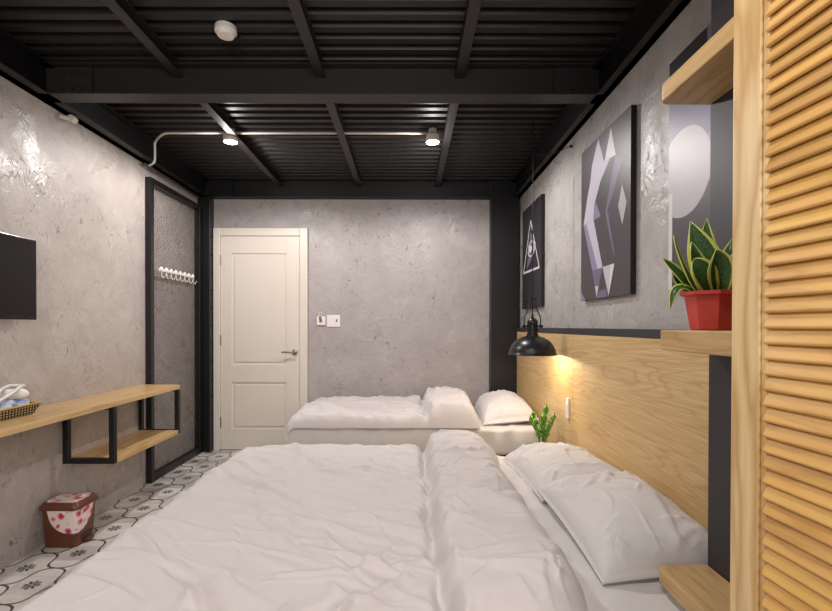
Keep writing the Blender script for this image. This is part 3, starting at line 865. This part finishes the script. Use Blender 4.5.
# ------------------------------------------------------------------ ceiling fittings
lamp_e = plain('led_disc', S(255, 255, 255), .4, emis=(.95, .95, 1, 1), es=26)
SPOTS = [(-1.262, 3.27, 'left'), (.165, 3.27, 'right')]
for (x, y, side) in SPOTS:
    t = thing('ceiling_spotlight', 'glowing round ceiling spotlight on the white conduit, the %s of two' % side, 'ceiling light', (x, y, 2.588), 'ceiling spotlights')
    bm = NB(); lathe(bm, [(0, 2.588), (.03, 2.588), (.03, 2.555), (.045, 2.545), (.05, 2.50), (.046, 2.495), (.040, 2.497), (.034, 2.52), (0, 2.52)], (x, y, 0), 32); link('housing', bm, M['conduit'], t, True, angle=45)
    bm = NB(); lathe(bm, [(0, 2.492), (.044, 2.495), (.049, 2.502), (.049, 2.508), (0, 2.508)], (x, y, 0), 32); link('lamp_lens', bm, lamp_e, t, True)
zc = 2.560
cpts = [(-1.998, 3.50, 2.400), (-1.93, 3.46, 2.402), (-1.893, 3.44, 2.42), (-1.884, 3.43, 2.47), (-1.882, 3.425, 2.535), (-1.866, 3.41, 2.560), (-1.79, 3.33, 2.562), (-1.72, 3.28, 2.562), (-1.60, 3.272, zc)]
bm = NB(); tube(bm, bez(cpts, 6) + [(-1.292, 3.27, zc)], .0085, 10)
tube(bm, [(-1.232, 3.27, zc), (.135, 3.27, zc)], .0085, 10)
o = link('conduit_pipe', bm, M['conduit'], None, True); origin(o, (-1.985, 3.50, 2.40)); tag(o, 'thin white conduit pipe crossing the black ceiling between spotlights', 'pipe')
for v in ():
    pass
sd = thing('smoke_detector', 'round white smoke detector on the black ceiling', 'smoke detector', (-.855, 2.16, ZT))
bm = NB(); lathe(bm, [(0, ZT), (.047, ZT), (.049, ZT - .004), (.049, ZT - .026), (.045, ZT - .030), (0, ZT - .030)], (-.855, 2.16, 0), 40); link('base', bm, M['white'], sd, True, angle=40)
bm = NB(); lathe(bm, [(0, ZT - .030), (.043, ZT - .030), (.043, ZT - .034), (.036, ZT - .043), (0, ZT - .045)], (-.855, 2.16, 0), 40); link('cover', bm, M['white'], sd, True, angle=40)
jb = thing('pipe_bracket', 'cream round pipe fitting at the top of the left wall', 'pipe fitting', (XL, 2.68, 2.40))
bm = NB(); tube(bm, bez([(XL + .002, 2.645, 2.394), (XL + .015, 2.66, 2.395), (XL + .030, 2.68, 2.396)], 4), .013, 12); link('elbow', bm, M['conduit'], jb, True)
bm = NB(); lathe(bm, [(0, -.02), (.020, -.018), (.022, 0), (.020, .018), (0, .02)], (XL + .045, 2.69, 2.396), 20, 'y'); link('end_cap', bm, M['conduit'], jb, True, angle=50)

# ------------------------------------------------------------------ beds
def bed(label, x0, x1, y0, y1, z0, z1, seed):
    b = thing('bed', label, 'bed', ((x0 + x1) / 2, (y0 + y1) / 2, 0))
    link('bed_base', box(NB(), x0 + .02, x1, y0 + .03, y1 - .03, .04, z0 - .002, .01), M['bedbase'], b)
    bm = NB()
    for sx in (x0 + .10, x1 - .10):
        for sy in (y0 + .12, y1 - .12): pass
    for sx in (x0 + .10, x1 - .10):
        for sy in (y0 + .12, y1 - .12): link('foot', box(NB(), sx - .03, sx + .03, sy - .03, sy + .03, 0, .04), M['frame'], b)
    # mattress with a wrinkled fitted sheet
    nx, ny, nz = 120, 80, 12
    t = bmesh.new(); bmesh.ops.create_cube(t, size=1)
    for v in t.verts: v.co = Vector(((x0 + x1) / 2 + v.co.x * (x1 - x0), (y0 + y1) / 2 + v.co.y * (y1 - y0), (z0 + z1) / 2 + v.co.z * (z1 - z0)))
    bmesh.ops.bevel(t, geom=t.edges[:], offset=.03, segments=4, affect='EDGES', profile=.5)
    bmesh.ops.subdivide_edges(t, edges=[e for e in t.edges if e.calc_length() > .3], cuts=90, use_grid_fill=True)
    t.normal_update()
    co = np.array([v.co[:] for v in t.verts])
    w_ = ridge(co[:, 0], co[:, 1] + co[:, 2] * 1.2, .35, 1.2, 5., seed, 1.0) * .006 + ridge(co[:, 0] + co[:, 2] * .8, co[:, 2] * 2 + co[:, 1] * .4, .25, 2., 9., seed + 1, 1.0) * .012
    for v, k in zip(t.verts, w_): v.co += v.normal * float(k) * (0.0 if v.co.x > x1 - .04 or v.co.z < z0 + .03 else 1.)
    link('mattress', t, M['sheet'], b, True)
    return b
bed('large white bed in the foreground with rumpled duvet', -.95, 1.008, .93, 2.745, .20, .43, 2)
bed('narrower white bed against the grey back wall', -.925, 1.008, 3.43, 4.345, .235, .435, 6)

def folds(u, v, n, bx_, ang, sd, ln, wd, amp, seed, bow=.5):
    """soft cloth folds: short curved ridges, steep on one side, fading at both ends"""
    rs = np.random.RandomState(seed); out = np.zeros_like(u)
    for _ in range(n):
        cx_, cy_ = rs.uniform(bx_[0], bx_[1]), rs.uniform(bx_[2], bx_[3]); a_ = ang + rs.randn() * sd
        L_ = ln * rs.uniform(.5, 1.3); w_ = wd * rs.uniform(.6, 1.5); k_ = amp * rs.uniform(.35, 1.0); b_ = bow * rs.randn() / max(L_, .05)
        c_, s_ = math.cos(a_), math.sin(a_)
        A = (u - cx_) * c_ + (v - cy_) * s_; B = -(u - cx_) * s_ + (v - cy_) * c_ - b_ * A * A * .5
        wt = np.clip(1 - (A / L_) ** 2, 0, 1) ** 1.5
        side_ = rs.choice([-1, 1]); ww = np.where(B * side_ > 0, w_ * .75, w_ * 1.7)
        wl_ = ww * (.6 + .4 * np.clip(A / L_ + .5, 0, 1))
        out += k_ * wt * np.exp(-(B / wl_) ** 2)
    return out
def duvet(name, label, x0, x1, y0, y1, ztop, hang, seed, xf, puff, bodyh, ni=400, nj=380, amp=1., near=0., spec=(), rw=.10):
    """one closed cloth body: hang over the foot edge, flat body, crease at xf, turned-back puffy flap to x1"""
    r = .05
    L1 = hang; La = r * PI / 2; L2 = (x1 - x0 - r)
    tot = L1 + La + L2
    s = np.linspace(0, tot, ni); v = np.linspace(0, 1, nj)
    SS, VV = np.meshgrid(s, v, indexing='ij')
    q1 = SS < L1; q2 = (SS >= L1) & (SS < L1 + La)
    ang = np.clip((SS - L1) / r, 0, PI / 2)
    bx = np.where(q1, x0, np.where(q2, x0 + r - r * np.cos(ang), x0 + r + (SS - L1 - La)))
    bz = np.where(q1, ztop - r - (L1 - SS), np.where(q2, ztop - r + r * np.sin(ang), ztop))
    nx_ = np.where(q1, -1, np.where(q2, -np.cos(ang), 0)); nz_ = np.where(q1, 0, np.where(q2, np.sin(ang), 1.))
    u = SS - L1 - La + r + x0
    flap = sstep(xf - .03, xf + .08, u)
    yy0 = y0 + .012 * pn(u * 3, u * 0 + .5, seed) + near * flap * (1 + .35 * sstep(x1 - .14, x1, u))
    yy1 = y1 + .012 * pn(u * 3.3, u * 0 + 4.5, seed) + .02 * flap - .07 * np.clip((x0 + .16 - u) / .2, 0, 1.5) ** 2
    by = yy0 + (yy1 - yy0) * VV
    n1 = pn(u * 1.6, by * 1.6, seed); n2 = pn(u * 3.7, by * 3.7, seed + 1); n3 = pn(u * 9 + n2, by * 9 + n1, seed + 2)
    B_ = (x0, xf, y0, y1); Fb = (xf, x1, y0 + near, y1)
    h = bodyh * (1 + .20 * n1 + .10 * n2) + .0022 * n3
    wr_ = folds(u, by, 24, B_, -.68, .22, .42, .020, .016, seed + 1)
    wr_ += folds(u, by, 34, B_, -.35, .5, .26, .013, .009, seed + 2)
    wr_ += folds(u, by, 50, B_, .6, 1.2, .13, .009, .0035, seed + 3)
    wr_ += folds(u, by, 40, (xf - .16, xf, y0, y1), .1, .6, .12, .010, .007, seed + 4)
    for (bb, n_, a_, sd_, ln, wd_, am) in spec: wr_ += folds(u, by, n_, bb, a_, sd_, ln, wd_, am, seed + 40 + n_)
    h = h + wr_ * amp
    tt = np.clip((u - xf) / (x1 - xf), 0, 1)
    hf = puff * (1 + .15 * n2 + .10 * pn(u * 2., by * 4., seed + 6)) * (.78 + .22 * np.sin(tt * PI)) + .003 * n3
    wf = folds(u, by, 20, Fb, .1, .45, .20, .020, .022, seed + 21) + folds(u, by, 34, Fb, .8, .9, .13, .011, .011, seed + 22) + folds(u, by, 40, Fb, -.5, 1.2, .09, .007, .006, seed + 23)
    wf += folds(u, by, 26, (xf, xf + .10, y0 + near, y1), .0, .5, .12, .012, .014, seed + 24) + folds(u, by, 26, (x1 - .12, x1, y0 + near, y1), .0, .6, .10, .012, .012, seed + 25)
    hf = hf + wf * amp
    xw = xf + .022 * pn(by * 2.2, by * 0, seed + 31) + .014 * pn(by * 8, by * 0, seed + 32) + .005 * pn(by * 22, by * 0, seed + 36)
    fl = sstep(-.01, .05, u - xw)
    h = h * (1 - fl) + hf * fl
    vw = .022 + .012 * pn(by * 5, by * 0, seed + 50)
    val = np.exp(-((u - xw) / vw) ** 2) * np.clip(.75 + 1.0 * pn(by * 6, by * 0 + 3, seed + 51), .1, 1.2)
    h = h - val * np.minimum(h * .55, .045)
    h = h * np.where(q1, .45, .45 + .55 * np.clip(ang / (PI / 2), 0, 1) ** 2)
    def rim(d, w): return np.sqrt(np.clip(1 - (1 - np.clip(d / w, 0, 1)) ** 2, 0, 1))
    x1w = x1 + .030 * pn(by * 2.6, by * 0 + 2, seed + 33) + .012 * pn(by * 8., by * 0 + 2, seed + 34)
    e = rim((by - yy0), rw) * rim((yy1 - by), .10) * rim(tot - SS, .085) * rim(SS, .04)
    sc = (x1w - x1) * sstep(xf, x1, u)
    hh = .006 + (h - .006) * e
    P = np.stack([bx + sc + nx_ * hh, by, bz + nz_ * hh], -1)
    Q = np.stack([bx + sc + nx_ * .001, by, bz + nz_ * .001], -1)
    o = link(name, grid_solid(P, Q), M['duvet'], None, True)
    origin(o, ((x0 + x1) / 2, (y0 + y1) / 2, ztop)); tag(o, label, 'duvet'); return o
duvet('duvet', 'wide rumpled white duvet on the large foreground bed', -.972, .455, .93, 2.70, .438, .24, 4, .085, .150, .078, near=.12,
      spec=[((-.55, .05, .95, 1.45), 7, -1.15, .22, .30, .034, .017), ((-.9, -.1, 1.1, 2.3), 30, -.62, .16, .36, .017, .019), ((-.6, .08, 1.2, 2.0), 20, -.5, .2, .28, .013, .015), ((-.35, .0, .95, 1.35), 6, -2.0, .35, .16, .020, .028)])
duvet('duvet', 'smaller white duvet with thick turned-back end, on the back bed', -.885, .53, 3.40, 4.32, .443, 0.0, 41, .13, .185, .098, ni=260, nj=200, amp=1.15, rw=.045)

def pillow(label, c, lx, ly, th, rz, tx, ty_, seed, group, bend=0.):
    n = 110; u = np.linspace(-1, 1, n); U_, V2 = np.meshgrid(u, u, indexing='ij')
    k = (1 - np.abs(U_) ** 2.6) * (1 - np.abs(V2) ** 2.8); k = np.clip(k, 0, 1) ** .42
    X_ = U_ * lx / 2 * (1 - .05 * (1 - V2 ** 2)); Y_ = V2 * ly / 2 * (1 - .03 * (1 - U_ ** 2))
    bb = (-lx / 2, lx / 2, -ly / 2, ly / 2)
    wr_ = folds(X_, Y_, 12, bb, 1.1, .5, .22, .016, .013, seed) + folds(X_, Y_, 22, bb, .3, 1., .10, .010, .008, seed + 1) + folds(X_, Y_, 20, bb, 1.5, 1.2, .07, .006, .005, seed + 2)
    for sx in (-1, 1):
        for sy in (-1, 1):
            dx = (sx - U_) * lx; dy = (sy - V2) * ly; a0 = math.atan2(-sy * ly, -sx * lx)
            wr_ += folds(X_, Y_, 7, (sx * lx * .36 - .03, sx * lx * .36 + .03, sy * ly * .38 - .05, sy * ly * .38 + .05), a0, .30, .12, .010, .007, seed + 7 + sx + 3 * sy, .2)
    top_ = th * .62 * k * (1 + .12 * pn(X_ * 5, Y_ * 5, seed + 5)) + wr_ * np.clip(k * 1.5 - .25, 0, 1) + .004
    bot = -th * .38 * k - .004
    bz_ = -th * .26 * (1 - k)
    T = np.stack([X_, Y_, top_ + bz_], -1); B_2 = np.stack([X_, Y_, bot + bz_ * .5], -1)
    bm = grid_solid(T, B_2)
    Mx = Matrix.Rotation(rz, 4, 'Z') @ Matrix.Rotation(tx, 4, 'X') @ Matrix.Rotation(ty_, 4, 'Y')
    bmesh.ops.transform(bm, matrix=Mx, verts=bm.verts[:])
    o = link('pillow', bm, M['pillow'], None, True); o.location = c
    tag(o, label, 'pillow', group); return o
pillow('far white pillow of the foreground bed, partly under the nearer one', (.775, 2.335, .478), .44, .68, .14, .05, -.02, -.06, 1, 'white pillows')
pillow('near white pillow of the foreground bed, closest to the shelves', (.778, 1.682, .507), .43, .65, .14, .02, .07, -.08, 12, 'white pillows')
pillow('plump white pillow on the back bed, under the pendant lamp', (.785, 3.86, .510), .42, .72, .20, -.04, 0, -.10, 23, 'white pillows')

# ------------------------------------------------------------------ stand and plant between the beds
ns = thing('bedside_stand', 'low black bedside stand in the gap between the two beds', 'bedside table', (.87, 3.09, 0))
link('stand_top', box(NB(), .74, 1.005, 2.92, 3.26, .30, .325, .003), M['frame'], ns)
for sx in (.755, .99):
    for sy in (2.935, 3.245): link('leg', box(NB(), sx - .012, sx + .012, sy - .012, sy + .012, 0, .30), M['frame'], ns)
zp = thing('potted_plant', 'small glossy green leafy plant standing between the two beds', 'plant', (.89, 3.08, .325))
bm = NB(); lathe(bm, [(0, .3255), (.038, .3255), (.052, .41), (.054, .415), (.048, .415), (.046, .405), (0, .405)], (.89, 3.08, 0), 28); link('pot', bm, M['white'], zp, True, angle=45)
gl = G('glossy_green_leaf'); gl.set(Base_Color=gl.ramp(gl.noise(gl.co(), 12, 2), [(.35, S(74, 130, 48)), (.65, S(140, 190, 84))]), Roughness=.3)
rnd = random.Random(11)
for (dx, dy, tx_, ty2, H) in [(0, 0, .02, -.02, .235), (-.01, -.01, -.075, -.03, .17), (.01, .02, .02, .05, .17), (-.012, .01, -.04, .02, .19), (.01, -.02, .05, -.04, .19)]:
    p0 = Vector((.89 + dx, 3.08 + dy, .40)); p1 = p0 + Vector((tx_ * .35, ty2 * .35, H * .5)); p2 = p0 + Vector((tx_, ty2, H)) * 1.0
    pts = bez([p0, p1, p2], 6); st = link('stem', tube(NB(), pts, [.0045 - .0025 * i / (len(pts) - 1) for i in range(len(pts))], 8), gl.m, zp, True)
    for k in range(3, len(pts)):
        for s in (-1, 1):
            d_ = Vector((s * math.cos(k * .9), s * math.sin(k * .9) * .8 - .2, 0))
            leaf(pts[k], (d_.x, d_.y), .046 * rnd.uniform(.85, 1.1), .0135, (.4, 1.1), 0, gl.m, n=6, m=4, cup=.15, parent=st, name='leaf')
    leaf(pts[-1], (tx_, ty2), .05, .013, (.05, .3), 0, gl.m, n=6, m=4, cup=.15, parent=st)

# ------------------------------------------------------------------ light
def light(name, ty, loc, power, col, rad=.05, rot=None, **kw):
    d_ = bpy.data.lights.new(name, ty); d_.energy = power; d_.color = col
    if ty in ('POINT', 'SPOT'): d_.shadow_soft_size = rad
    for k, v in kw.items(): setattr(d_, k, v)
    o = bpy.data.objects.new(name, d_); COL.objects.link(o); o.location = loc
    if rot: o.rotation_euler = rot
    return o
for (x, y, s) in SPOTS: (light('spot_glow', 'SPOT', (x, y, 2.485), 62, (1, .95, .93), .045, spot_size=math.radians(174), spot_blend=.35), light('spot_spill', 'POINT', (x, y, 2.44), 3.0, (1, .96, .95), .03))
light('pendant_glow', 'POINT', (PX, PY, PZ + .026), 9.0, (1, .83, .60), .018)
for (x, y) in ((-1.2, .75), (.05, .75)): light('added_spot_near', 'SPOT', (x, y, 2.48), 27, (1, .95, .92), .09, spot_size=math.radians(172), spot_blend=.4)  # unseen spots added to light the near half, no fittings modelled
light('added_fill', 'AREA', (.1, -1.3, 1.75), 42, (1, .95, .92), rot=(math.radians(82), 0, math.radians(14)), shape='RECTANGLE', size=1.8, size_y=.9)  # unseen fill panel added to brighten the left wall and graze the bed
W_ = bpy.data.worlds.new('world'); SC.world = W_; W_.use_nodes = True
W_.node_tree.nodes['Background'].inputs[0].default_value = (.5, .5, .52, 1); W_.node_tree.nodes['Background'].inputs[1].default_value = .1
SC.view_settings.view_transform = 'Standard'; SC.view_settings.look = 'None'; SC.view_settings.gamma = 1; SC.view_settings.use_curve_mapping = False
SC.view_settings.exposure = 0.32
SC.cycles.max_bounces = 8; SC.cycles.diffuse_bounces = 5
SC.cycles.sample_clamp_indirect = 4
